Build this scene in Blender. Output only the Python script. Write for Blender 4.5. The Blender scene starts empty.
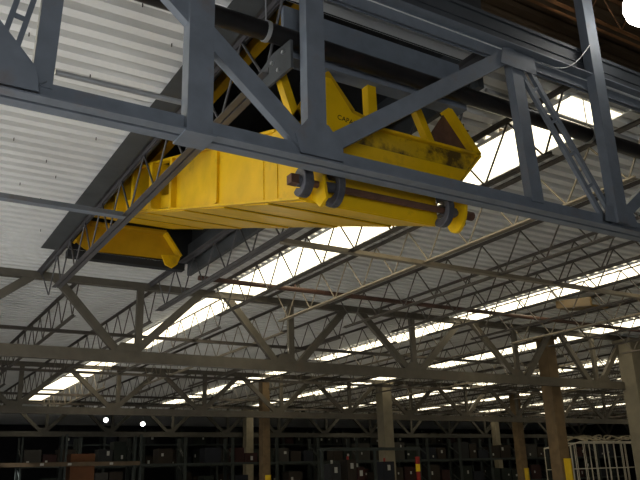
import bpy, bmesh, math, random
from mathutils import Vector, Matrix, Euler
random.seed(7)
SC = bpy.context.scene
COL = SC.collection
V = Vector

# ------------------------------------------------------------------ materials
def mat(name, col, rough=0.6, metal=0.0, var=0.25, scale=3.0, dirt=None, dirt_amt=0.0, dirt_scale=1.2, bump=0.0, spec=0.35):
    m = bpy.data.materials.new(name); m.use_nodes = True
    nt = m.node_tree; b = nt.nodes['Principled BSDF']
    b.inputs['Roughness'].default_value = rough; b.inputs['Metallic'].default_value = metal
    b.inputs['Specular IOR Level'].default_value = spec
    tc = nt.nodes.new('ShaderNodeTexCoord')
    n = nt.nodes.new('ShaderNodeTexNoise'); n.inputs['Scale'].default_value = scale; n.inputs['Detail'].default_value = 6
    nt.links.new(tc.outputs['Object'], n.inputs['Vector'])
    r = nt.nodes.new('ShaderNodeValToRGB')
    r.color_ramp.elements[0].position = .3; r.color_ramp.elements[1].position = .7
    r.color_ramp.elements[0].color = (*[c*(1-var) for c in col], 1)
    r.color_ramp.elements[1].color = (*[min(1, c*(1+var)) for c in col], 1)
    nt.links.new(n.outputs['Fac'], r.inputs['Fac'])
    out = r.outputs['Color']
    if dirt:
        n2 = nt.nodes.new('ShaderNodeTexNoise'); n2.inputs['Scale'].default_value = dirt_scale; n2.inputs['Detail'].default_value = 8
        n2.inputs['Roughness'].default_value = .65
        nt.links.new(tc.outputs['Object'], n2.inputs['Vector'])
        r2 = nt.nodes.new('ShaderNodeValToRGB')
        r2.color_ramp.elements[0].position = .56 if dirt_amt < .9 else .47; r2.color_ramp.elements[1].position = .72 if dirt_amt < .9 else .60
        r2.color_ramp.elements[0].color = (0, 0, 0, 1); r2.color_ramp.elements[1].color = (dirt_amt,)*3 + (1,)
        nt.links.new(n2.outputs['Fac'], r2.inputs['Fac'])
        mx = nt.nodes.new('ShaderNodeMixRGB')
        nt.links.new(r2.outputs['Color'], mx.inputs['Fac']); nt.links.new(out, mx.inputs['Color1'])
        mx.inputs['Color2'].default_value = (*dirt, 1); out = mx.outputs['Color']
    nt.links.new(out, b.inputs['Base Color'])
    if bump:
        bp = nt.nodes.new('ShaderNodeBump'); bp.inputs['Strength'].default_value = bump; bp.inputs['Distance'].default_value = .02
        nt.links.new(n.outputs['Fac'], bp.inputs['Height']); nt.links.new(bp.outputs['Normal'], b.inputs['Normal'])
    return m

def emit(name, col, s):
    m = bpy.data.materials.new(name); m.use_nodes = True
    nt = m.node_tree; nt.nodes.remove(nt.nodes['Principled BSDF'])
    e = nt.nodes.new('ShaderNodeEmission'); e.inputs['Color'].default_value = (*col, 1); e.inputs['Strength'].default_value = s
    nt.links.new(e.outputs['Emission'], nt.nodes['Material Output'].inputs['Surface'])
    return m

M = dict(
    steel=mat('steel_paint_cool_lit', (.165, .185, .215), .5, 0, .12, 5, (.14, .09, .06), .45, 2.5),  # steel paint with the cool near light put into its colour
    truss=mat('steel_paint_warm_lit', (.105, .092, .070), .6, 0, .15, 4, (.11, .07, .045), .5, 2),  # same steel paint, tinted for the warmer, weaker light further back
    joist=mat('joist_grey_paint', (.090, .078, .064), .55, 0, .2, 4, (.13, .08, .06), .5, 1.5),
    shaded_truss=mat('steel_paint_shaded', (.045, .042, .034), .6, 0, .15, 4),  # darker copy of the truss paint; the shade far back is in the colour
    joist_light=mat('joist_tan_lit_paint', (.23, .195, .14), .5, 0, .15, 4),  # joist paint brightened: light caught by the chords is put into the colour
    plum=mat('joist_purple_grey_paint', (.080, .076, .077), .5, 0, .15, 4),
    rustjoist=mat('rust_primer', (.22, .10, .04), .6, 0, .25, 4),
    deck=mat('white_deck_paint', (.74, .74, .72), .55, 0, .05, 1.2, (.42, .36, .28), .30, .55),
    brown_deck=mat('brown_deck_paint', (.095, .062, .034), .6, 0, .15, 1.5),  # even dark brown for the front deck and clerestory wall
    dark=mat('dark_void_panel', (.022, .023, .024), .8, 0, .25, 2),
    curb=mat('dark_grey_flashing', (.060, .064, .066), .65, 0, .2, 2),
    plate=mat('charcoal_siding', (.058, .064, .072), .6, 0, .2, 2, (.09, .09, .10), .5, 1.5),
    yellow=mat('yellow_machine_paint', (.74, .44, .004), .42, 0, .10, 3, (.22, .13, .02), .55, 1.6),
    yellow2=mat('stained_yellow_paint', (.60, .37, .008), .5, 0, .15, 3, (.06, .035, .012), .95, 2.0),
    yellow3=mat('ochre_yellow_paint', (.50, .28, .006), .5, 0, .12, 3, (.2, .10, .02), .5, 1.5),
    ochre_dim=mat('shaded_ochre_paint', (.075, .042, .004), .5, 0, .15, 3),  # ochre darkened so the colour holds the dimness behind the joists
    brown=mat('rusty_brown_steel', (.11, .055, .035), .6, .2, .3, 6),
    cam=mat('dark_cast_steel', (.085, .085, .095), .45, .3, .3, 8),
    bolt=mat('zinc_bolt', (.5, .5, .5), .35, .7, .1, 8),
    black=mat('black_pipe_coating', (.012, .011, .011), .35, 0, .3, 5, (.08, .03, .02), .3, 8),
    conduit=mat('galvanised_conduit', (.42, .42, .42), .4, .4, .1, 8),
    rustpipe=mat('rust_red_pipe', (.085, .045, .032), .55, 0, .3, 4),
    conc=mat('grey_concrete', (.19, .165, .115), .85, 0, .12, 3, bump=.2),
    wood=mat('brown_timber_column', (.14, .092, .044), .7, 0, .25, 3),
    guard=mat('safety_yellow_guard', (.75, .50, .02), .5, 0, .1, 3),
    floor=mat('concrete_floor', (.42, .415, .41), .6, 0, .12, .6),
    wall=mat('dark_block_wall', (.025, .025, .028), .9, 0, .2, 1),  # near-black colour stands in for the unlit far end of the hall
    rack=mat('shaded_green_rack', (.020, .026, .024), .6, 0, .2, 3),  # storage gloom put into the colour as a near-black green
    rackb=mat('brown_orange_rack_beam', (.075, .05, .025), .6, 0, .2, 3),
    wire=mat('white_wire_rack', (.46, .42, .33), .5, 0, .1, 3),
    hose=mat('cream_hose', (.45, .39, .27), .6, 0, .15, 5),
    tag=mat('white_label', (.33, .33, .30), .6, 0, .02, 3),
    red=mat('red_paint', (.25, .02, .016), .5, 0, .1, 3),
    carton=mat('brown_carton', (.085, .03, .008), .8, 0, .1, 3),
    text=mat('black_lettering', (.012, .010, .008), .6, 0, .05, 5),
    shade=mat('lamp_reflector', (.55, .55, .55), .3, .6, .05, 3),
)
M['sky'] = emit('daylit_skylight', (1.0, .89, .64), 2.6)
M['lamp'] = emit('lamp_glow', (1.0, .97, .90), 14.0)
M['bulb'] = emit('small_bulb_glow', (1.0, 1.0, .95), 8.0)

# ------------------------------------------------------------------ mesh builder
class MB:
    def __init__(s): s.v = []; s.f = []; s.m = []; s.smooth = []
    def add(s, vs, fs, mi=0, sm=False):
        o = len(s.v); s.v += [tuple(p) for p in vs]
        s.f += [tuple(i+o for i in f) for f in fs]; s.m += [mi]*len(fs); s.smooth += [sm]*len(fs)
    def box(s, lo, hi, mi=0):
        (a, b, c), (d, e, g) = lo, hi
        s.add([(a,b,c),(d,b,c),(d,e,c),(a,e,c),(a,b,g),(d,b,g),(d,e,g),(a,e,g)],
              [(0,3,2,1),(4,5,6,7),(0,1,5,4),(1,2,6,5),(2,3,7,6),(3,0,4,7)], mi)
    def ext(s, prof, p0, p1, up=(0,0,1), mi=0, sm=False):
        """extrude a closed 2D profile [(side, up)] from p0 to p1"""
        p0, p1 = V(p0), V(p1); d = (p1-p0).normalized(); up = V(up)
        side = d.cross(up)
        if side.length < 1e-4: side = d.cross(V((1,0,0)))
        side.normalize(); u = side.cross(d).normalized()
        n = len(prof)
        vs = [p0+side*a+u*b for a, b in prof]+[p1+side*a+u*b for a, b in prof]
        s.add(vs, [(i, (i+1) % n, n+(i+1) % n, n+i) for i in range(n)], mi, sm)
        s.add(vs[:n], [tuple(range(n-1, -1, -1))], mi); s.add(vs[n:], [tuple(range(n))], mi)
    def bar(s, p0, p1, w, h, up=(0,0,1), mi=0):
        s.ext([(-w/2,-h/2),(w/2,-h/2),(w/2,h/2),(-w/2,h/2)], p0, p1, up, mi)
    def tube(s, p0, p1, r, n=10, mi=0):
        s.ext([(r*math.cos(2*math.pi*i/n), r*math.sin(2*math.pi*i/n)) for i in range(n)], p0, p1, mi=mi, sm=True)
    def path(s, pts, r, n=6, mi=0):
        for a, b in zip(pts, pts[1:]): s.tube(a, b, r, n, mi)
    def angle(s, p0, p1, leg_h, leg_v, t, up=(0,0,1), flip=1, mi=0, top=False):
        """steel angle: vertical leg and a horizontal leg at its foot (or at its top)"""
        if top: pr = [(0,0),(flip*leg_h,0),(flip*leg_h,-t),(flip*t,-t),(flip*t,-leg_v),(0,-leg_v)]
        else: pr = [(0,0),(flip*leg_h,0),(flip*leg_h,t),(flip*t,t),(flip*t,leg_v),(0,leg_v)]
        if (flip > 0) == top: pr = pr[::-1]
        s.ext(pr, p0, p1, up, mi)
    def poly(s, pts, thick, mi=0):
        """planar polygon given as 3D points, thickened along its normal"""
        pts = [V(p) for p in pts]; n = (pts[1]-pts[0]).cross(pts[2]-pts[0]).normalized()
        k = len(pts); a = [p-n*thick/2 for p in pts]; b = [p+n*thick/2 for p in pts]
        s.add(a+b, [tuple(range(k-1,-1,-1)), tuple(range(k, 2*k))]+[(i, (i+1) % k, k+(i+1) % k, k+i) for i in range(k)], mi)
    def build(s, name, mats, parent=None, bevel=0):
        me = bpy.data.meshes.new(name)
        o = bpy.data.objects.new(name, me)
        vs = s.v
        if parent is not None:
            inv = V((0,0,0)); q = parent
            while q is not None: inv += q.location; q = q.parent
            vs = [tuple(V(p)-inv) for p in s.v]
        me.from_pydata(vs, [], s.f)
        mats = mats if isinstance(mats, (list, tuple)) else [mats]
        for m in mats: me.materials.append(m)
        for p, mi, sm in zip(me.polygons, s.m, s.smooth): p.material_index = mi; p.use_smooth = sm
        bm = bmesh.new(); bm.from_mesh(me); bmesh.ops.recalc_face_normals(bm, faces=bm.faces); bm.to_mesh(me); bm.free()
        COL.objects.link(o)
        if parent is not None: o.parent = parent
        if bevel:
            b = o.modifiers.new('edge', 'BEVEL'); b.width = bevel; b.segments = 2; b.limit_method = 'ANGLE'
        return o

def tag(o, label, cat, group=None, kind=None):
    o['label'] = label; o['category'] = cat
    if group: o['group'] = group
    if kind: o['kind'] = kind
    return o
def thing(name, loc, label, cat, group=None):
    o = bpy.data.objects.new(name, None); COL.objects.link(o); o.location = loc
    o.empty_display_size = .2
    return tag(o, label, cat, group)
def struct(name, mb, m, label=None, bevel=0):
    o = mb.build(name, m, None, bevel); o['kind'] = 'structure'
    if label: o['label'] = label
    return o
ORD = ['first','second','third','fourth','fifth','sixth','seventh','eighth','ninth','tenth','eleventh','twelfth','thirteenth',
       'fourteenth','fifteenth','sixteenth','seventeenth','eighteenth','nineteenth','twentieth','twenty-first','twenty-second',
       'twenty-third','twenty-fourth','twenty-fifth','twenty-sixth','twenty-seventh','twenty-eighth','twenty-ninth','thirtieth',
       'thirty-first','thirty-second','thirty-third']

# ------------------------------------------------------------------ overall levels
Y1, Y2, Y3, Y4 = 5.7, 18.7, 33.0, 47.5          # lines of the four roof trusses
ZB, ZT, ZD = 4.60, 6.65, 6.80                    # truss foot, truss head, deck
XL, XR, YB, YF = -10.0, 72.0, -6.0, 66.0        # the hall
OX0, OX1, OY0, OY1 = 2.98, 6.48, 6.12, 16.44     # roof opening over the yellow machine
STRIPS = [-.35, 8.68, 17.35, 23.9, 31.3, 38.3, 45.3, 52.6]
SW = 1.18                                        # skylight width

# ------------------------------------------------------------------ setting
mb = MB(); mb.box((XL,YB,-.2),(XR,YF,0)); struct('floor', mb, M['floor'])
mb = MB(); mb.box((XL,YF,0),(XR,YF+.3,9.4)); struct('wall_far', mb, M['wall'])
mb = MB(); mb.box((XR,YB,0),(XR+.3,YF,9.4)); struct('wall_right', mb, M['wall'])
mb = MB(); mb.box((XL,YB-.3,0),(XR,YB,9.4)); struct('wall_back', mb, M['wall'])
mb = MB()                                         # left wall with an open dock front
mb.box((XL-.3,YB,0),(XL,1,9.4)); mb.box((XL-.3,19,0),(XL,YF,9.4)); mb.box((XL-.3,1,5.2),(XL,19,9.4))
struct('wall_left', mb, M['wall'])

def deck(mb, x0, x1, y0, y1, z, pitch=.30, h=.10, sides=True):
    prof = []; y = y0
    while y < y1-1e-6:
        for dy, dz in ((0,0),(.15,0),(.165,h),(.285,h)):
            if y+dy < y1: prof.append((y+dy, z+dz))
        y += pitch
    prof.append((y1, z))
    n = len(prof)
    mb.add([(x0,a,b) for a,b in prof]+[(x1,a,b) for a,b in prof], [(i,i+1,n+i+1,n+i) for i in range(n-1)])

mb = MB()
bays = [(Y1-.06, Y2), (Y2, Y3), (Y3, Y4), (Y4, YF)]
for bi, (a, b) in enumerate(bays):
    edges = [XL]
    lim = STRIPS if bi < 3 else []
    for s in lim: edges += [s-SW/2, s+SW/2]
    edges.append(XR)
    for i in range(0, len(edges), 2):
        x0, x1 = edges[i], edges[i+1]
        if bi == 0 and x0 < OX0 < x1:
            deck(mb, x0, OX0+.06, a, b, ZD); deck(mb, OX1, x1, a, b, ZD)
            deck(mb, OX0+.06, OX1, a, OY0, ZD); deck(mb, OX0+.06, OX1, OY1, b, ZD)
        else: deck(mb, x0, x1, a, b, ZD)
ceil = struct('ceiling', mb, M['deck'], 'white corrugated steel roof deck')
# screw ends poking through the near deck
mb = MB(); rr = random.Random(3)
for j in range(16):
    for i, x in enumerate([-.6+.62*i for i in range(6)]):
        y = 6.3+.6*j+.05; xx = x+rr.uniform(-.2,.2)
        if xx < 2.9 and not (-.9 < xx < .2) and (i*7+j*3) % 5 < 2: mb.box((xx-.006,y-.006,ZD-.05),(xx+.006,y+.006,ZD+.01))
o = mb.build('deck_screw', M['black'], ceil); o['kind'] = 'stuff'

# roof of the taller front bay and the step between the two roofs
HZ, HY = 9.2, 7.46
mb = MB(); deck(mb, XL, XR, YB, HY, HZ, .3); struct('ceiling_front', mb, M['brown_deck'], 'brownish corrugated deck of the higher front bay')
z0, z1 = 6.84, 7.33
mb = MB()
mb.box((XL,Y1+.01,z0),(XR,Y1+.05,z1)); mb.box((XL,Y1-.02,z1-.05),(XR,Y1+.08,z1)); mb.box((XL,Y1-.005,7.10),(XR,Y1+.02,7.12))
struct('wall_step', mb, M['plate'], 'charcoal metal panel standing along the top of the near truss')
mb = MB(); mb.box((XL,HY,ZD+.003),(OX0-.1,HY+.1,HZ+.1)); mb.box((OX1+.1,HY,ZD+.003),(XR,HY+.1,HZ+.1)); struct('wall_clerestory', mb, M['brown_deck'], 'brownish wall above the low roof')
def front_joist(Y, zb, label):
    t = thing('roof_joist', (8, Y, zb), label, 'joist', 'rust coloured joists of the high front bay')
    for nm, z in (('bottom_chord', zb), ('top_chord', HZ-.06)):
        m_ = MB(); m_.angle((6.8,Y,z),(20,Y,z),.035,.04,.01,flip=1); m_.angle((6.8,Y,z),(20,Y,z),.035,.04,.01,flip=-1); m_.build(nm, M['rustjoist'], t)
    m_ = MB(); x = 7.0; k = 0; pts = []
    while x < 20: pts.append((x, Y, zb+.03 if k % 2 else HZ-.03)); x += .42; k += 1
    m_.path(pts, .012, 6); m_.build('web', M['rustjoist'], t)
front_joist(6.2, 8.55, 'rust joist seen above the charcoal panel, higher of the two rust bars')
m_ = MB(); m_.angle((6.8,6.2,8.36),(20,6.2,8.36),.05,.03,.01)
tag(m_.build('bridging_bar', M['rustjoist'], None), 'thin rust bar hanging just below the rust joist', 'bar')

# opening housing above the yellow machine
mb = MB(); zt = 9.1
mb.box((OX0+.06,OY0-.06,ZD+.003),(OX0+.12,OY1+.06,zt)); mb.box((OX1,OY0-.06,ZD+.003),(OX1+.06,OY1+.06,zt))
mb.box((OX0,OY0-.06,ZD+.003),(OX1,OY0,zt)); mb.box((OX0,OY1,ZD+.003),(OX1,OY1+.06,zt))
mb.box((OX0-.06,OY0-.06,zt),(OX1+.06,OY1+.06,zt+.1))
struct('wall_opening', mb, M['dark'], 'dark housing over the roof opening')  # darkness inside the well is put into the near-black panels
mb = MB(); mb.box((OX0-.07,Y1+.18,ZD-.066),(OX0+.28,OY1,ZD-.058)); mb.box((OX0+.12,OY0,ZD-.06),(OX0+.14,OY1,ZD+.06)); struct('trim_1', mb, M['curb'], 'dark flashing along the left edge of the roof opening')
mb = MB(); mb.box((OX1-.10,OY0,ZD-.30),(OX1,OY1,ZD+.5)); struct('trim_2', mb, M['curb'], 'dark flashing along the right edge of the roof opening')

# ------------------------------------------------------------------ skylights
BAYN = ['between the two nearest trusses', 'between the second and third trusses', 'between the third and fourth trusses']
SKN = {8.68:'skylight strip passing just right of the yellow machine', 17.35:'skylight strip passing over the middle of the hall',
       23.9:'skylight strip crossing above the brown timber column', 31.3:'skylight strip further right than the timber column',
       38.3:'skylight strip second to last on the right', 45.3:'skylight strip furthest right', -.35:'skylight strip over the near left deck', 52.6:'skylight strip by the far right wall'}
for bi, (a, b) in enumerate(bays[:3]):
    for s in STRIPS:
        if bi == 0 and s > 30 or s > 50 and bi < 2: continue
        if s < 1 and bi > 0: continue
        t = thing('skylight', (s, (a+b)/2, ZD), 'bright '+SKN[s]+', '+BAYN[bi], 'skylight', 'long roof skylights')
        segs = [[(a+.35, 10.2), (10.2, 14.4), (14.4, b-.2)], [(19.1, 23.6), (23.6, 28.0), (30.9, 32.8)], [(33.9, 36.4), (36.9, 41.6), (42.5, 47.2)]][bi]
        k = 26; fr = MB()
        for ya, yb in segs:
            m_ = MB(); vs = []
            for i in range(k+1):
                y = ya+.03+(yb-ya-.06)*i/k; dz = (0 if i % 2 else -.02)
                vs += [(s-SW/2+.01, y, ZD-.02+dz), (s+SW/2-.01, y, ZD-.02+dz)]
            m_.add(vs, [(2*i, 2*i+1, 2*i+3, 2*i+2) for i in range(k)])
            m_.build('translucent_panel', M['sky'], t)
            fr.box((s-SW/2,ya-.03,ZD-.03),(s+SW/2,ya+.03,ZD)); fr.box((s-SW/2,yb-.03,ZD-.03),(s+SW/2,yb+.03,ZD))
        q = a
        for ya, yb in segs+[(b, b)]:
            if ya-q > .25: fr.box((s-SW/2,q,ZD),(s+SW/2,ya,ZD+.03))
            q = yb
        fr.box((s-SW/2-.02,a+.05,ZD-.05),(s-SW/2+.01,b-.05,ZD)); fr.box((s+SW/2-.01,a+.05,ZD-.05),(s+SW/2+.02,b-.05,ZD))
        fr.box((s-SW/2-.06,a,ZD+.105),(s+SW/2+.06,b,ZD+.12))  # unseen cover plate added to stop sun leaking past the panels
        fr.build('frame', M['deck'], t)

# ------------------------------------------------------------------ near truss
t = thing('roof_truss', (0, Y1, ZB), 'blue-grey steel roof truss crossing closest, in front of the yellow machine', 'truss', 'main roof trusses')
G = M['steel']
def dchord(x0, x1, Y, z, lh, lv, th, parent, name, m, gap=.02, top=False):
    m_ = MB()
    m_.angle((x0,Y-gap,z),(x1,Y-gap,z),lh,lv,th,flip=1,top=top); m_.angle((x0,Y+gap,z),(x1,Y+gap,z),lh,lv,th,flip=-1,top=top)
    return m_.build(name, m, parent)
dchord(-6, 16, Y1, ZB, .12, .19, .016, t, 'bottom_chord', G)
dchord(-6, 16, Y1, 6.86, .14, .20, .016, t, 'top_chord', G, top=True)
def member(nm, x0, z0, x1, z1, w, d=.12, parent=None, m=None, Y=Y1, split=False, off=0.0):
    m_ = MB()
    if split:
        p0, p1 = V((x0,Y,z0)), V((x1,Y,z1)); dd = (p1-p0).normalized(); sd = V((dd.z,0,-dd.x))
        for sg in (-1, 1): m_.bar(p0+sd*sg*w*.40, p1+sd*sg*w*.40, w*.30, d, (0,1,0))
        L = (p1-p0).length; k = 5
        for i in range(1, k): m_.bar(p0+dd*L*i/k-sd*w*.4, p0+dd*L*i/k+sd*w*.4, .04, d*.5, (0,1,0))
    else:
        y = Y+off; p0, p1 = V((x0,y,z0)), V((x1,y,z1))
        # channel: web faces the hall front, flanges run back
        hw, t_ = w/2, .014
        pr = [(-hw,-d/2),(hw,-d/2),(hw,d/2),(hw-t_,d/2),(hw-t_,-d/2+t_),(-hw+t_,-d/2+t_),(-hw+t_,d/2),(-hw,d/2)]
        dd = (p1-p0).normalized(); side = dd.cross(V((0,1,0)))
        m_.ext(pr, p0, p1, (0,1,0))
    return m_.build(nm, m or G, parent)
member('vertical', .89, 4.74, .95, 6.75, .17, .10, t)
member('vertical', 2.255, 4.63, 2.255, 6.75, .25, .16, t, off=-.03)
member('vertical', 3.53, 4.74, 3.55, 6.75, .22, .14, t)
member('vertical', 6.68, 4.74, 6.60, 6.75, .20, .12, t)
member('post', 8.12, 4.66, 8.14, 8.95, .22, .14, t, off=-.11)
member('diagonal', 3.42, 4.77, 1.12, 6.77, .20, .10, t, off=-.02)
member('diagonal', 3.62, 4.80, 6.60, 6.82, .19, .10, t, off=-.02)
member('diagonal', 8.05, 4.78, 6.70, 6.80, .24, .05, t, split=True)
member('diagonal', .55, 4.70, .86, 6.4, .15, .04, t, split=True, Y=Y1+.03)
member('diagonal', .85, 4.72, -.95, 6.75, .20, .10, t, off=-.02)
member('diagonal', 8.25, 4.78, 10.9, 6.75, .16, .10, t)
def gusset(cx, pts, th=.014, y=Y1-.07):
    m_ = MB(); m_.poly([(cx+a, y, b) for a, b in pts], th); m_.build('gusset_plate', G, t)
gusset(0, [(-.3,4.64),(.86,4.64),(.84,4.80),(.56,5.14),(.2,5.6),(-.3,5.6)], y=Y1-.128)
gusset(3.52, [(-.20,4.66),(.30,4.66),(.30,4.83),(.13,5.03),(-.11,5.05),(-.26,4.86)], y=Y1-.085)
gusset(6.66, [(-.38,6.55),(.26,6.55),(.26,6.80),(-.30,6.80)], y=Y1-.09)
gusset(8.12, [(-.32,4.66),(.36,4.66),(.30,4.84),(-.26,4.88)], y=Y1-.135)
m_ = MB(); m_.box((2.10,Y1-.16,4.580),(2.40,Y1+.16,4.598)); m_.build('splice_plate', G, t)

# ------------------------------------------------------------------ trusses further back
def far_truss(Y, nb, nt, vert, x0, x1, label, dz=.30, mk='truss', diags=None):
    t = thing('roof_truss', ((x0+x1)/2, Y, ZB), label, 'truss', 'main roof trusses')
    m = M[mk]
    zb = ZB+.05
    for nm, z in (('bottom_chord', zb), ('top_chord', 6.62)):
        m_ = MB(); h = dz
        m_.ext([(-.12,0),(.12,0),(.12,.03),(.02,.03),(.02,h-.03),(.12,h-.03),(.12,h),(-.12,h),(-.12,h-.03),(-.02,h-.03),(-.02,.03),(-.12,.03)] if False else
               [(-.10,0),(.10,0),(.10,h),(-.10,h)], (x0,Y,z), (x1,Y,z)); m_.build(nm, m, t)
    pts = sorted([(x, zb+dz*.6) for x in nb]+[(x, 6.70) for x in nt])
    prs = list(zip(pts, pts[1:])) if diags is None else [((p, zb+dz*.6), (q, 6.70)) for p, q in diags]
    for a, b in prs:
        m_ = MB(); m_.bar((a[0],Y,a[1]),(b[0],Y,b[1]),.20,.14,(0,1,0)); m_.build('diagonal', m, t)
    for x in vert:
        m_ = MB(); m_.bar((x,Y,zb+.2),(x,Y,6.65),.18,.12,(0,1,0)); m_.build('vertical', m, t)
    dm = m
    for x in nb[:8]:
        m_ = MB(); m_.poly([(x-.35,Y-.11,zb+dz-.02),(x+.35,Y-.11,zb+dz-.02),(x+.18,Y-.11,zb+dz+.2),(x-.18,Y-.11,zb+dz+.2)], .012); m_.build('gusset_plate', m, t)
    return t
nb = [1.0]+[5.64+4.7*i for i in range(6)]
far_truss(Y2, nb, [3.5]+[8.6, 12.75, 17.5, 22.1, 26.8], [5.95,10.55,15.15,19.85,24.1], -3, 34, 'grey-brown roof truss behind the yellow machine, second from the front',
          diags=[(.8,3.2),(1.0,-1),(5.5,3.75),(5.75,7.7),(10.1,8.45),(10.75,12.55),(15.0,13.05),(15.3,17.3),(19.8,17.85),(20.2,21.8),(23.7,22.3),(24.3,26.0),(28.6,26.6),(29.0,31.5)])
nb3 = [1.2+4.15*i for i in range(14)]
far_truss(Y3, nb3, [x+2.07 for x in nb3], [x+.2 for x in nb3[1:]], -3, 62, 'grey-brown roof truss third from the front, above the dark racks')
nb4 = [1.5+4.0*i for i in range(17)]
far_truss(Y4, nb4, [x+2.0 for x in nb4], [x+.2 for x in nb4[2:]], -3, 68, 'dim roof truss farthest back, low over the dark storage racks', mk='shaded_truss')

# ------------------------------------------------------------------ joists
def joist(X, ya, yb, label, mb_, mt, webm=None, short=.75, zb=5.9, zt=6.74, panel=1.22, r=.017, w=.055, detail=True):
    t = thing('roof_joist', (X, (ya+yb)/2, zb), label, 'joist', 'open web roof joists')
    n = 8 if detail else 6
    m_ = MB()
    for sg in (-1, 1): m_.angle((X+sg*.012,ya+.5,zb),(X+sg*.012,yb-short,zb),w,w,.009,flip=sg)
    m_.build('bottom_chord', mb_, t)
    m_ = MB()
    for sg in (-1, 1): m_.angle((X+sg*.012,ya,zt+.05),(X+sg*.012,yb,zt+.05),w,w,.009,flip=sg,top=True)
    m_.build('top_chord', mt, t)
    pts = [(X, ya+.15, zt)]
    y = ya+.62; k = 0
    while y < yb-max(.2, short-.8):
        pts.append((X, y, zb+.02 if k % 2 == 0 else zt)); y += panel/2; k += 1
    if short > 1: pts.append((X, yb-.15, zt))
    m_ = MB(); m_.path(pts, r, n)
    m_.build('web', webm or mb_, t)
    return t
bay1 = [(3.35,'plum'),(6.20,'plum'),(7.86,'joist'),(9.74,'joist_light'),(11.93,'joist'),(13.7,'joist'),(15.1,'joist'),(17.0,'joist'),(18.9,'joist_light'),(20.7,'joist'),(22.7,'joist'),(24.8,'joist'),(26.9,'joist')]
for i, (X, mk) in enumerate(bay1):
    lab = ('purple-grey open web joist along the left side of the yellow machine' if i == 0 else
           'purple-grey open web joist along the right side of the yellow machine' if i == 1 else
           'open web joist, %s to the right of the yellow machine, between the two nearest trusses' % ORD[i-2])
    t = joist(X, Y1+.1, Y2-.05, lab, M[mk], M['plum' if i < 2 else 'joist'], w=.088 if i < 2 else .055, short=2.05 if i == 0 else .75)
    if i == 0:
        m_ = MB(); m_.poly([(X,5.80,5.72),(X,6.45,5.76),(X,6.62,6.02),(X,6.2,6.10),(X,5.80,6.06)], .03); gp = m_.build('end_plate', M['curb'], t)
        for q, (yy, zz) in enumerate([(5.95,5.98),(6.2,5.98),(6.06,5.82)]):
            m_ = MB(); m_.tube((X-.04,yy,zz),(X-.014,yy,zz),.022,6); m_.build('bolt', M['bolt'], gp)
rj = random.Random(5)
x = 2.3; i = 0
def clear(x):
    for q in STRIPS:
        if abs(1.21*x-q) < .72: return (q+(.74 if 1.21*x > q else -.74))/1.21
    return x
while x < 49:
    joist(clear(x), Y2+.1, Y3-.1, 'open web joist, %s from the left between the second and third trusses' % ORD[i],
          M['joist_light' if i in (4, 7, 11, 15, 19) else 'joist'], M['joist'], detail=False); x += 2.08; i += 1
x = 5.0; i = 0
while x < 66:
    joist(clear(x), Y3+.1, Y4-.1, 'open web joist, %s from the left between the third and fourth trusses' % ORD[i],
          M['joist_light' if i % 5 == 2 else 'joist'], M['joist'], detail=False); x += 2.12; i += 1

# bridging bars tying the joists
def bridge(x0, x1, Y, z, label, m='joist', w=.11, h=.11, g='bridging bars tying the joists'):
    m_ = MB(); m_.angle((x0,Y,z),(x1,Y,z),w,h,.012,flip=1); return tag(m_.build('bridging_bar', M[m], None), label, 'bar', g)
bridge(-3, 3.28, 11.42, 5.84, 'grey bridging bar reaching from the left edge to the left joist', 'steel', .14, .13)
bridge(6.26, 27, 11.45, 5.84, 'long bridging bar crossing behind and right of the yellow machine', 'joist_light', .13, .13)
for k, y in enumerate((21.3, 25.0, 29.0)): bridge(-2, 49, y, 5.82, '%s bridging bar behind the second truss' % ORD[k])
for k, y in enumerate((36.5, 40.5, 44.2)): bridge(2, 66, y, 5.82, '%s bridging bar behind the third truss' % ORD[k])

# ------------------------------------------------------------------ pipes
t = thing('main_pipe', (3, 5.98, 6.22), 'thick black pipe hung close behind the near truss', 'pipe')
m_ = MB(); m_.tube((-4,5.98,6.235),(16,5.98,6.13),.105,20); m_.build('pipe', M['black'], t)
for x, z in ((3.12, 6.198), (8.3, 6.170)):
    m_ = MB(); m_.tube((x,5.98,z),(x+.045,5.98,z),.118,20); cl = m_.build('hanger_clamp', M['conduit'], t)
    m_ = MB(); m_.tube((x+.02,5.98,z+.1),(x+.02,5.98,ZD),.008,8); m_.build('hanger_rod', M['conduit'], cl)
m_ = MB(); m_.tube((1.02,5.86,5.02),(2.36,5.86,5.03),.026,12)
tag(m_.build('conduit', M['conduit'], None), 'pale grey conduit running between the left verticals of near truss', 'conduit')
m_ = MB(); m_.tube((6.3,15.5,6.2),(27.5,15.5,6.2),.06,10); m_.tube((8.9,15.5,6.2),(8.9,15.5,6.32),.03,8)
tag(m_.build('sprinkler_pipe', M['rustpipe'], None), 'rust-red sprinkler pipe running in front of the second truss', 'pipe')
m_ = MB(); m_.tube((6.7,6.3,6.62),(16,6.3,6.50),.03,10)
tag(m_.build('conduit', M['conduit'], None), 'pale conduit under the deck right of the steel post', 'conduit')
# sagging cable at the post
m_ = MB(); pts = []
for i in range(13):
    q = i/12; pts.append((8.02-1.05*q, 5.515+.02*q, 7.30-.60*q-.20*math.sin(math.pi*q)))
m_.path(pts, .008, 6); tag(m_.build('cable', M['conduit'], None), 'grey cable sagging from the tall post to the near truss', 'cable')

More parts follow.
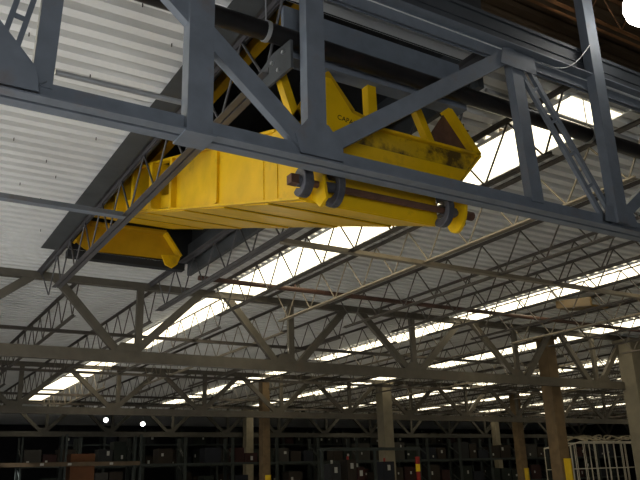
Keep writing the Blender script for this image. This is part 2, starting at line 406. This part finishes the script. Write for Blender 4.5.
# header over the front end of the opening
t = thing('header_beam', (4.8, 6.2, 6.1), 'dark grey header beam across the front of the roof opening', 'beam')
m_ = MB(); m_.box((3.46,6.16,6.10),(6.10,6.22,6.76)); m_.build('web_plate', M['steel'], t)
m_ = MB(); m_.box((3.46,6.10,6.06),(6.10,6.30,6.08)); m_.box((3.46,6.10,6.08),(6.10,6.12,6.19)); m_.build('channel', M['steel'], t)

# ------------------------------------------------------------------ yellow tilting platform
AX0, AX1, AYn, AYf = 3.70, 5.50, 6.20, 15.20
def az(y): return 4.43+.307*(y-AYn)
H = .88
t = thing('lift_platform', (4.6, AYn, 4.43), 'long yellow steel lift platform sloping up into the roof opening', 'lift platform')
YE = M['yellow']
def yz(pts, x, th): 
    m_ = MB(); m_.poly([(x,a,b) for a,b in pts], th); return m_
# left side: a full plate near the front, framed bays further up
m_ = yz([(AYn,az(AYn)),(10.1,az(10.1)),(10.1,az(10.1)+H),(6.70,az(6.70)+H),(6.62,5.04),(AYn,5.04)], AX0, .02); m_.build('side_panel', YE, t)
m_ = yz([(10.1,az(10.1)),(AYf,az(AYf)),(AYf,az(AYf)+.30),(10.1,az(10.1)+.30)], AX0+.06, .02); m_.build('side_panel', YE, t)
m_ = yz([(10.1,az(10.1)+.3),(AYf,az(AYf)+.3),(AYf,az(AYf)+H),(10.1,az(10.1)+H)], AX0+.5, .02); m_.build('inner_panel', M['yellow3'], t)
m_ = yz([(AYn,az(AYn)),(AYf,az(AYf)),(AYf,az(AYf)+H),(6.70,az(6.70)+H),(6.62,5.04),(AYn,5.04)], AX1, .02); m_.build('side_panel', YE, t)
# lips along the foot and head of the left side
m_ = MB(); m_.bar((AX0-.02,AYn,az(AYn)+.015),(AX0-.02,AYf,az(AYf)+.015),.10,.03); m_.build('bottom_flange', YE, t)
m_ = MB(); m_.bar((AX0-.01,6.74,az(6.74)+H),(AX0-.01,AYf,az(AYf)+H),.12,.035); m_.build('top_flange', YE, t)
for y, w, d in ((6.78,.02,.02),(7.12,.02,.02),(8.52,.20,.05),(10.1,.10,.10),(11.0,.14,.12),(12.0,.14,.12),(13.0,.14,.12),(14.0,.14,.12),(15.0,.14,.12)):
    m_ = MB(); m_.box((AX0-d,y-w/2,az(y)+.03),(AX0+.0 if y < 10 else AX0+.45,y+w/2,az(y)+H-.03)); m_.build('stiffener', YE, t)
# under plates, each lapping the next
ys = [AYn, 7.05, 8.3, 9.75, 11.5, 13.3, AYf]
for k in range(6):
    a, b = ys[k], ys[k+1]-.03
    m_ = MB(); m_.poly([(AX0+.01,a,az(a)-.010),(AX1-.01,a,az(a)-.010),(AX1-.01,b,az(b)+.012),(AX0+.01,b,az(b)+.012)], .016); m_.build('bottom_plate', YE, t)
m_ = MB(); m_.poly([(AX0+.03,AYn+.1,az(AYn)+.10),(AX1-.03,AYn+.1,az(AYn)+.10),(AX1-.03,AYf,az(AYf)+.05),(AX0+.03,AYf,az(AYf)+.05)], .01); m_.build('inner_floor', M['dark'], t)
m_ = MB(); m_.poly([(AX0,AYn,az(AYn)),(AX1+.02,AYn,az(AYn)),(AX1+.02,AYn,5.04),(AX0,AYn,5.04)], .025); m_.build('front_plate', YE, t)
m_ = MB(); m_.poly([(AX0+.02,AYf,az(AYf)),(AX1-.02,AYf,az(AYf)),(AX1-.02,AYf,az(AYf)+H),(AX0+.02,AYf,az(AYf)+H)], .02); m_.build('end_plate', YE, t)
# shaft with lugs and cams
SY, SZ = AYn-.13, 4.575
m_ = MB(); m_.tube((3.50,SY,SZ),(5.98,SY,SZ),.040,14); sh = m_.build('shaft', M['brown'], t)
m_ = MB(); m_.bar((3.44,SY,SZ),(3.54,SY,SZ),.10,.10); m_.build('shaft_end', M['brown'], sh)
def oval(x, yc, zc, ry, rz, th, tilt=0.0):
    m_ = MB(); pts = []
    for i in range(20):
        a = 2*math.pi*i/20; py, pz = ry*math.cos(a)*(1 if math.cos(a) > 0 else .8), rz*math.sin(a)
        pts.append((x, yc+py*math.cos(tilt)-pz*math.sin(tilt), zc+py*math.sin(tilt)+pz*math.cos(tilt)))
    m_.poly(pts, th); return m_
lg = oval(5.74, SY, SZ+.01, .19, .25, .04, .25).build('lug_plate', YE, t)
for dy, dz in ((.04,.14),(-.05,-.15),(0,0)):
    m_ = MB(); m_.tube((5.735,SY+dy,SZ+dz+.01),(5.785,SY+dy,SZ+dz+.01),.026 if dz else .05,10); m_.build('hole_rim', M['brown'], lg)
m_ = yz([(SY-.16,SZ-.20),(SY-.03,SZ-.26),(AYn,SZ-.12),(AYn,SZ+.40),(SY-.04,SZ+.28),(SY-.12,SZ+.02)], 3.80, .03); m_.build('lug_plate', YE, t)
def hook(x, th, a0, a1, ro, ri, n=18):
    """C shaped claw round the shaft, swept from a0 to a1 degrees (90 = up, 180 = towards the hall front)"""
    m_ = MB(); vs = []
    for i in range(n+1):
        q = i/n; a = math.radians(a0+(a1-a0)*q); k = 1+.10*math.sin(3*math.pi*q)
        ro_, ri_ = ro*k*(1.18-.18*math.sin(math.pi*q)), ri*(1+.45*abs(2*q-1)**2)
        for r in (ro_, ri_):
            for dx in (-th/2, th/2): vs.append((x+dx, SY+r*math.cos(a), SZ+r*math.sin(a)))
    fs = []
    for i in range(n):
        o, p = 4*i, 4*i+4
        fs += [(o,o+1,p+1,p),(o+2,p+2,p+3,o+3),(o,p,p+2,o+2),(o+1,o+3,p+3,p+1)]
    fs += [(0,2,3,1),(4*n,4*n+1,4*n+3,4*n+2)]
    m_.add(vs, fs); return m_
hook(3.62, .11, 40, 330, .135, .06).build('hook', M['cam'], sh, .01)
hook(4.00, .085, 62, 318, .175, .085).build('hook', M['cam'], sh, .01)
hook(5.52, .085, 62, 318, .165, .08).build('hook', M['cam'], sh, .01)
for x, r in ((3.62,.065),(3.98,.055),(5.60,.06)):
    m_ = MB(); m_.tube((x-.09,SY,SZ),(x+.09,SY,SZ),r,14); m_.build('collar', M['cam'], sh, .006)
m_ = MB(); m_.tube((5.80,SY,SZ),(5.97,SY,SZ),.055,12); m_.build('shaft_end', M['brown'], sh)

# ------------------------------------------------------------------ yellow cross beam with V braces
SH = .13
t = thing('cross_beam', (5.1, 6.2, 5.32), 'stained yellow cross beam with upright braces, above the front of the sloping platform', 'beam')
Y2m = M['yellow2']
def slab(m_, x0, x1, x0t, x1t, ya, yat, yb, za, zb):
    ya += SH; yat += SH; yb += SH
    m_.add([(x0,ya,za),(x1,ya,za),(x1,yb,za),(x0,yb,za),(x0t,yat,zb),(x1t,yat,zb),(x1t,yb,zb),(x0t,yb,zb)],
           [(0,3,2,1),(4,5,6,7),(0,1,5,4),(1,2,6,5),(2,3,7,6),(3,0,4,7)])
m_ = MB(); slab(m_, 4.02, 5.93, 4.02, 6.08, 6.05, 6.05, 6.42, 5.07, 5.25); m_.build('lower_box', YE, t, .006)
m_ = MB(); slab(m_, 4.06, 6.10, 4.06, 6.28, 6.07, 6.08, 6.42, 5.262, 5.488); m_.build('web_plate', Y2m, t)
m_ = MB(); slab(m_, 4.30, 6.30, 4.30, 6.36, 6.03, 6.03, 6.44, 5.495, 5.53); m_.build('top_flange', YE, t, .006)
F = 6.03+SH
m_ = MB(); m_.poly([(5.95,F,5.08),(6.33,F,5.50),(6.33,F+.40,5.50),(5.95,F+.40,5.08)], .03); m_.build('end_plate', Y2m, t)
m_ = MB(); m_.poly([(3.98,F,5.10),(3.98,F,5.97),(4.06,F,5.97),(4.33,F,5.60),(4.66,F,5.52),(4.34,F,5.34)], .03); gp = m_.build('gusset_plate', YE, t)
m_ = MB(); m_.bar((4.0,F+.05,6.04),(4.34,F+.05,5.62),.09,.12,(0,1,0)); m_.bar((4.31,F+.05,5.62),(4.75,F+.05,5.53),.06,.12,(0,1,0)); m_.build('brace', M['yellow3'], t)
m_ = MB(); m_.box((4.60,6.18,5.53),(4.72,6.30,6.06)); m_.build('post', YE, t)
m_ = MB(); m_.bar((5.33,6.26,6.07),(5.56,6.26,5.53),.10,.10,(0,1,0)); m_.build('brace', YE, t)
m_ = MB(); m_.bar((5.84,6.22,6.06),(6.30,6.22,5.50),.10,.12,(0,1,0)); m_.build('brace', YE, t)
m_ = MB(); m_.poly([(5.48,6.26,5.53),(6.24,6.26,5.53),(5.85,6.26,6.03)], .02); m_.build('gusset_plate', M['brown'], t)
m_ = MB(); m_.bar((3.42,6.26,6.02),(3.66,6.26,5.32),.10,.10,(0,1,0)); m_.build('brace', YE, t)
m_ = MB(); m_.bar((3.98,6.26,5.96),(3.57,6.26,5.30),.10,.10,(0,1,0)); m_.build('brace', YE, t)
m_ = MB(); m_.box((3.44,6.16,5.08),(4.02,6.50,5.24)); m_.build('beam_end', YE, t)
cu = bpy.data.curves.new('capacity_lettering', 'FONT'); cu.body = 'CAPACITY'; cu.size = .085; cu.extrude = .001
fo = bpy.data.objects.new('capacity_lettering', cu); COL.objects.link(fo); cu.materials.append(M['text'])
fo.parent = gp
fo.location = V((4.12,F-.018,5.47))-V(t.location); fo.rotation_euler = (math.pi/2, math.radians(6), 0)

# upper yellow rail inside the opening
m_ = MB(); m_.ext([(-.07,0),(.07,0),(.07,.17),(-.07,.17)], (3.98,6.4,7.28), (3.98,15.2,7.28))
tag(m_.build('guide_rail', M['yellow3'], None), 'yellow guide rail high inside the roof opening beside left joist', 'rail')

# end beam at the far end of the opening
BY = 15.55
t = thing('end_beam', (4.8, BY, 6.5), 'ochre yellow trapezoid end beam at the far end of the roof opening', 'beam')
m_ = MB()
def trap(m_, y, pts, th):
    m_.poly([(x, y, z) for x, z in pts], th)
trap(m_, BY, [(3.72,6.52),(5.38,6.56),(5.76,6.64),(5.40,7.14),(3.70,7.10),(3.45,6.70)], .04); m_.build('face_plate', M['yellow3'], t)
m_ = MB(); m_.bar((3.66,BY-.10,7.12),(5.42,BY-.10,7.16),.26,.05); m_.build('top_flange', M['yellow3'], t)
m_ = MB(); m_.bar((5.42,BY-.10,7.14),(5.80,BY-.10,6.62),.05,.26,(0,1,0)); m_.build('end_flange', M['yellow'], t)
m_ = MB(); m_.bar((3.70,BY-.10,7.10),(3.42,BY-.10,6.66),.05,.26,(0,1,0)); m_.build('end_flange', M['yellow3'], t)
m_ = MB(); trap(m_, BY-.16, [(5.34,6.60),(5.80,6.64),(5.72,6.42),(5.60,6.32),(5.44,6.38)], .05); m_.build('corner_foot', M['yellow'], t)
m_ = MB(); m_.box((3.3,BY-.05,6.34),(5.95,BY+.15,6.50)); tag(m_.build('support_bar', M['dark'], None), 'black support bar under the ochre end beam', 'bar')

t = thing('lift_platform', (17.4, 13.6, 6.2), 'ochre lift platform glimpsed far right between the joists under the deck', 'lift platform')
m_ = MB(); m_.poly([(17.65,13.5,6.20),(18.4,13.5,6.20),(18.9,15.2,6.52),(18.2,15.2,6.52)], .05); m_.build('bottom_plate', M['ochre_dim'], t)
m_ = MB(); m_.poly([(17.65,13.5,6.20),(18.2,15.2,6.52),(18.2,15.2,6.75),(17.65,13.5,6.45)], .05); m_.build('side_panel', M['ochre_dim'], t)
# ------------------------------------------------------------------ columns
def column(X, Y, w, ztop, m, label, guard=None, cat='column'):
    t = thing('building_column', (X, Y, 0), label, cat, 'building columns')
    m_ = MB(); m_.box((X-w/2,Y-w/2,0),(X+w/2,Y+w/2,ztop)); m_.build('shaft', M[m], t, .02)
    m_ = MB(); m_.box((X-w*.65,Y-w*.65,ztop-.12),(X+w*.65,Y+w*.65,ztop)); m_.build('capital', M[m], t)
    if guard:
        m_ = MB(); m_.box((X-w*.22,Y-w/2-.03,0),(X+w/2+.03,Y-w/2+.02,guard)); m_.box((X+w/2-.02,Y-w/2-.03,0),(X+w/2+.03,Y+w/2,guard)); m_.build('corner_guard', M['guard'], t)
    return t
column(22.1, 19.25, .50, 6.6, 'wood', 'brown timber column with yellow corner guard, tallest brown one', 2.1)
column(23.9, 32.3, .62, 6.55, 'conc', 'grey concrete column in front of the third truss')
column(25.95, 18.4, .66, 6.6, 'conc', 'pale concrete column at the right end of second truss')
column(17.3, 33.5, .42, 6.6, 'wood', 'brown timber column with yellow guard left of the grey column', 1.95)
column(35.0, 33.5, .48, 6.6, 'wood', 'distant brown timber column with yellow guard beside the wire rack', 1.95)
column(23.1, 47.2, .55, 6.6, 'conc', 'dim grey column beside the small timber column')
column(46.6, 47.2, .50, 6.6, 'conc', 'dim grey column left of the distant timber column')

# ------------------------------------------------------------------ lamps
t = thing('high_bay_lamp', (8.40, 4.92, 7.68), 'bright high bay lamp under the front roof above the tall post', 'lamp')
m_ = MB(); n = 24
def lathe(m_, c, prof, n=24):
    k = len(prof)
    vs = [(c[0]+r*math.cos(2*math.pi*j/n), c[1]+r*math.sin(2*math.pi*j/n), c[2]+z) for j in range(n) for r, z in prof]
    m_.add(vs, [(j*k+i, ((j+1) % n)*k+i, ((j+1) % n)*k+i+1, j*k+i+1) for j in range(n) for i in range(k-1)], 0, True)
LC = (8.40, 4.92, 7.68)
m_ = MB(); lathe(m_, LC, [(.15,.20),(.13,.26),(.06,.32),(.0,.33)]); m_.build('reflector', M['shade'], t)
m_ = MB(); lathe(m_, LC, [(.0,-.27),(.10,-.25),(.18,-.16),(.215,-.03),(.20,.10),(.12,.2),(.0,.24)]); m_.build('globe', M['lamp'], t)
m_ = MB(); m_.tube((LC[0],LC[1],LC[2]+.30),(LC[0],LC[1],HZ),.012,8); m_.build('cord', M['black'], t)
for k, (x, z) in enumerate(((13.97, 5.89), (16.5, 5.66))):
    t = thing('hanging_lamp', (x, 50, z), 'small round lamp in the dark, %s of the pair' % ('left' if k == 0 else 'right'), 'lamp', 'small lamps over the dark racks')
    m_ = MB(); lathe(m_, (x,50,z), [(0,-.16),(.12,-.1),(.16,0),(.12,.1),(0,.16)], 16); m_.build('globe', M['bulb'], t)
    m_ = MB(); m_.tube((x,50,z+.15),(x,50,6.84),.02,6); m_.build('cord', M['black'], t)

# ------------------------------------------------------------------ storage racks in the dark
shaded_boxmats = [mat('carton_%s' % n, c, .8, 0, .15, 3) for n, c in (('brown',(.016,.011,.007)),('grey',(.013,.014,.015)),('blue',(.006,.008,.014)),('red',(.020,.004,.004)),('green',(.006,.010,.007)),('pale',(.032,.030,.026)))]  # near-black tones: the gloom of the storage area is put into them
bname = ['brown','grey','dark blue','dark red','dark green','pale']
rb = random.Random(11)
def rack(row, k, X, Y, w, levels, h, beam='rack', label=''):
    t = thing('pallet_rack', (X, Y, 0), label, 'rack', 'pallet racks in the dark storage')
    for sx in (-1, 1):
        m_ = MB()
        for sy in (-.5, .5): m_.box((X+sx*w/2-.045,Y+sy-.04,0),(X+sx*w/2+.045,Y+sy+.04,h))
        q = .3
        while q < h-.7: m_.bar((X+sx*w/2,Y-.5,q),(X+sx*w/2,Y+.5,q+.6),.03,.03); q += .9
        m_.build('upright_frame', M['rack'], t)
    for z in levels:
        m_ = MB(); m_.box((X-w/2+.045,Y-.54,z-.12),(X+w/2-.045,Y-.48,z)); m_.build('beam', M[beam], t)
        m_ = MB(); m_.box((X-w/2+.045,Y-.48,z-.03),(X+w/2-.045,Y+.5,z)); m_.build('shelf', M['rack'], t)
rown = ['front', 'rear']
k = 0
for row, (Y, x0, x1, levels, h) in enumerate(((40.0, 7.0, 50, (1.25, 2.75), 4.1), (53.5, 12, 68, (1.4, 3.0, 4.5), 5.6))):
    x = x0; k = 0; w = 2.75
    while x < x1:
        X = x+w/2
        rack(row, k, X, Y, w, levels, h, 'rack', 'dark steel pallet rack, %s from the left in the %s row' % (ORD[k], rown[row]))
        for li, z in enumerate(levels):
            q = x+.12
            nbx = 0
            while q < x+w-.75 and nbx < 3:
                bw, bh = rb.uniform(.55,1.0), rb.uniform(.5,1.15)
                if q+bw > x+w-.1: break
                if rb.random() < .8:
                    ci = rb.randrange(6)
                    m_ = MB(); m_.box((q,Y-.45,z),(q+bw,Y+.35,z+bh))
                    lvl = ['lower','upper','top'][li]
                    o = m_.build('storage_box', shaded_boxmats[ci], None)
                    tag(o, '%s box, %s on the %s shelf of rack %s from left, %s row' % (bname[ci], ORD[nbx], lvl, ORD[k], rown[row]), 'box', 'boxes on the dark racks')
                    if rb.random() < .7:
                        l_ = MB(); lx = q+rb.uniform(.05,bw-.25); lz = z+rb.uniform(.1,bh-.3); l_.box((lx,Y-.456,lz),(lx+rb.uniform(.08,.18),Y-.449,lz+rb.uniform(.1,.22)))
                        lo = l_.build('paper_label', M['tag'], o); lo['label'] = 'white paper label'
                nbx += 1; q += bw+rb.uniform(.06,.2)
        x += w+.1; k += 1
# left rack with the brown-orange beam
t = thing('pallet_rack', (8.6, 36, 0), 'near rack at the left with a long brown-orange beam', 'rack', 'pallet racks in the dark storage')
for xx in (5.0, 8.2, 11.7):
    m_ = MB(); m_.box((xx-.05,35.5,0),(xx+.05,35.6,4.0)); m_.box((xx-.05,36.4,0),(xx+.05,36.5,4.0)); m_.bar((xx,35.55,1),(xx,36.45,2),.04,.04); m_.build('upright_frame', M['rack'], t)
m_ = MB(); m_.box((5.05,35.46,2.58),(11.65,35.54,2.76)); bm_ = m_.build('beam', M['rackb'], t)
for xx in (7.1, 8.3, 10.2):
    l_ = MB(); l_.box((xx,35.45,2.62),(xx+.16,35.459,2.72)); lo = l_.build('paper_label', M['tag'], bm_)
m_ = MB(); m_.box((5.05,35.5,1.2),(11.65,36.45,1.32)); m_.build('shelf', M['rack'], t)
m_ = MB(); m_.box((8.45,35.6,1.32),(9.55,36.4,3.12)); tag(m_.build('carton', M['carton'], None), 'large orange-brown carton behind the brown-orange rack beam', 'box')

# portal frame and machines in front of the grey column
t = thing('portal_frame', (18.5, 26, 0), 'dark steel portal frame standing across the grey concrete column', 'frame')
m_ = MB(); m_.box((15.9,25.95,2.74),(21.0,26.05,2.86)); m_.build('top_rail', M['rack'], t)
for xx in (16.0, 18.6, 20.95):
    m_ = MB(); m_.box((xx-.05,25.95,0),(xx+.05,26.05,2.74)); m_.build('post', M['rack'], t)
t = thing('warning_post', (20.55, 25.6, 0), 'thin red and yellow warning post beside the portal frame', 'post')
m_ = MB(); m_.box((20.48,25.55,0),(20.6,25.65,1.85)); m_.build('post', M['red'], t)
m_ = MB(); m_.box((20.47,25.54,1.85),(20.61,25.66,2.15)); m_.build('band', M['guard'], t)
m_ = MB(); m_.box((20.47,25.54,2.15),(20.61,25.66,2.45)); m_.build('band', M['red'], t)
for k, (xx, zz, ww, col, lab) in enumerate(((16.9,2.25,.5,1,'dark cabinet at the left under the portal frame'),(17.7,2.4,.45,0,'brown cabinet in the middle under the portal frame'),(18.15,2.1,.35,3,'dark red cabinet under the portal frame left of the column'),(19.6,2.3,.6,2,'dark blue cabinet right of the grey column under the frame'))):
    t = thing('machine_cabinet', (xx, 26.6, 0), lab, 'cabinet', 'cabinets under the portal frame')
    m_ = MB(); m_.box((xx-ww/2,26.4,0),(xx+ww/2,27.0,zz)); m_.build('body', shaded_boxmats[col], t, .01)
    m_ = MB(); m_.box((xx-.07,26.385,zz-.36),(xx+.07,26.4,zz-.14)); lo = m_.build('paper_label', M['tag'], t); lo['label'] = 'white paper label'
    m_ = MB(); m_.tube((xx,26.7,zz),(xx,26.7,zz+.15),.05,8); m_.build('signal_light', M['red'] if k % 2 else M['tag'], t)

# white wire rack with hoses on top
t = thing('wire_rack', (27.6, 22.5, 0), 'white wire rack with tangled hoses beside the timber column', 'rack')
WX = .75
for yy in (22.2, 23.2):
    for k in range(15):
        xx = 24.95+WX+k*.428+.10*math.sin(k*2.3)
        m_ = MB(); m_.tube((xx,yy,0),(xx,yy,2.62+(.24 if k > 2 else .08*k)),.020,6); m_.build('bar', M['wire'], t)
m_ = MB()
for yy in (22.2, 23.2): m_.path([(24.95+WX,yy,2.62),(26.1+WX,yy,2.86),(30.95+WX,yy,2.86)], .03, 6); m_.path([(24.95+WX,yy,1.75),(30.95+WX,yy,1.75)], .02, 6)
for xx in (24.95, 27.9, 30.95): m_.tube((xx+WX,22.2,2.64 if xx < 25 else 2.86),(xx+WX,23.2,2.64 if xx < 25 else 2.86),.03,6)
m_.build('frame', M['wire'], t)
rh = random.Random(2)
for k in range(7):
    cx = 27.0+.62*k; R = rh.uniform(.35,.6); pts = []
    for i in range(25):
        a = 2*math.pi*i/24*1.6; pts.append((cx+R*1.5*math.cos(a+k), 22.7+.40*math.sin(a+k), 2.99+.10*math.sin(2*a+k)+.04*(k % 3)))
    m_ = MB(); m_.path(pts, .028, 6)
    tag(m_.build('hose', M['hose'], None), 'cream hose coil on the white wire rack, %s from the timber column' % ORD[k], 'hose', 'tangled hoses on the wire rack')

# ------------------------------------------------------------------ light
def area(name, loc, target, sx, sy, e, col):
    l = bpy.data.lights.new(name, 'AREA'); l.shape = 'RECTANGLE'; l.size = sx; l.size_y = sy; l.energy = e; l.color = col
    o = bpy.data.objects.new(name, l); COL.objects.link(o); o.location = loc
    o.rotation_euler = (V(target)-V(loc)).to_track_quat('-Z', 'Z').to_euler(); return o
area('dock_daylight', (XL+.05, 10, 2.6), (XL+5, 10, 2.3), 17, 5, 700, (.92, .97, 1.0))
area('camera_flash_fill', (-1.0, YB+.1, 2.0), (2.0, 6, 4.2), 5, 3.4, 620, (.92, .97, 1.0))  # added fill behind the camera in place of its flash; no door there
sl = bpy.data.lights.new('sun', 'SUN'); sl.energy = 22; sl.angle = math.radians(1.5); sl.color = (1.0, .98, .95)
so = bpy.data.objects.new('sun', sl); COL.objects.link(so); so.location = (-30, 8, 25)
so.rotation_euler = V((math.cos(math.radians(33)), .05, -math.sin(math.radians(33)))).to_track_quat('-Z', 'Z').to_euler()
w = bpy.data.worlds.new('World'); SC.world = w; w.use_nodes = True
w.node_tree.nodes['Background'].inputs['Color'].default_value = (.55, .65, .8, 1)
w.node_tree.nodes['Background'].inputs['Strength'].default_value = .6

# ------------------------------------------------------------------ camera
cam = bpy.data.cameras.new('Camera'); co = bpy.data.objects.new('Camera', cam); COL.objects.link(co)
yaw, pit, rol = math.radians(32.0), math.radians(18.25), math.radians(-1.87)
fw = V((math.sin(yaw)*math.cos(pit), math.cos(yaw)*math.cos(pit), math.sin(pit)))
rt = V((math.cos(yaw), -math.sin(yaw), 0)); up = rt.cross(fw)
r2 = rt*math.cos(rol)+up*math.sin(rol); u2 = up*math.cos(rol)-rt*math.sin(rol)
co.matrix_world = Matrix(((r2.x,u2.x,-fw.x,0),(r2.y,u2.y,-fw.y,0),(r2.z,u2.z,-fw.z,1.6),(0,0,0,1)))
cam.sensor_width = 36; cam.lens = 730/640*36; cam.clip_start = .05; cam.clip_end = 300
SC.camera = co
SC.view_settings.view_transform = 'Standard'; SC.view_settings.look = 'None'
SC.view_settings.gamma = 1; SC.view_settings.exposure = 0.2; SC.view_settings.use_curve_mapping = False
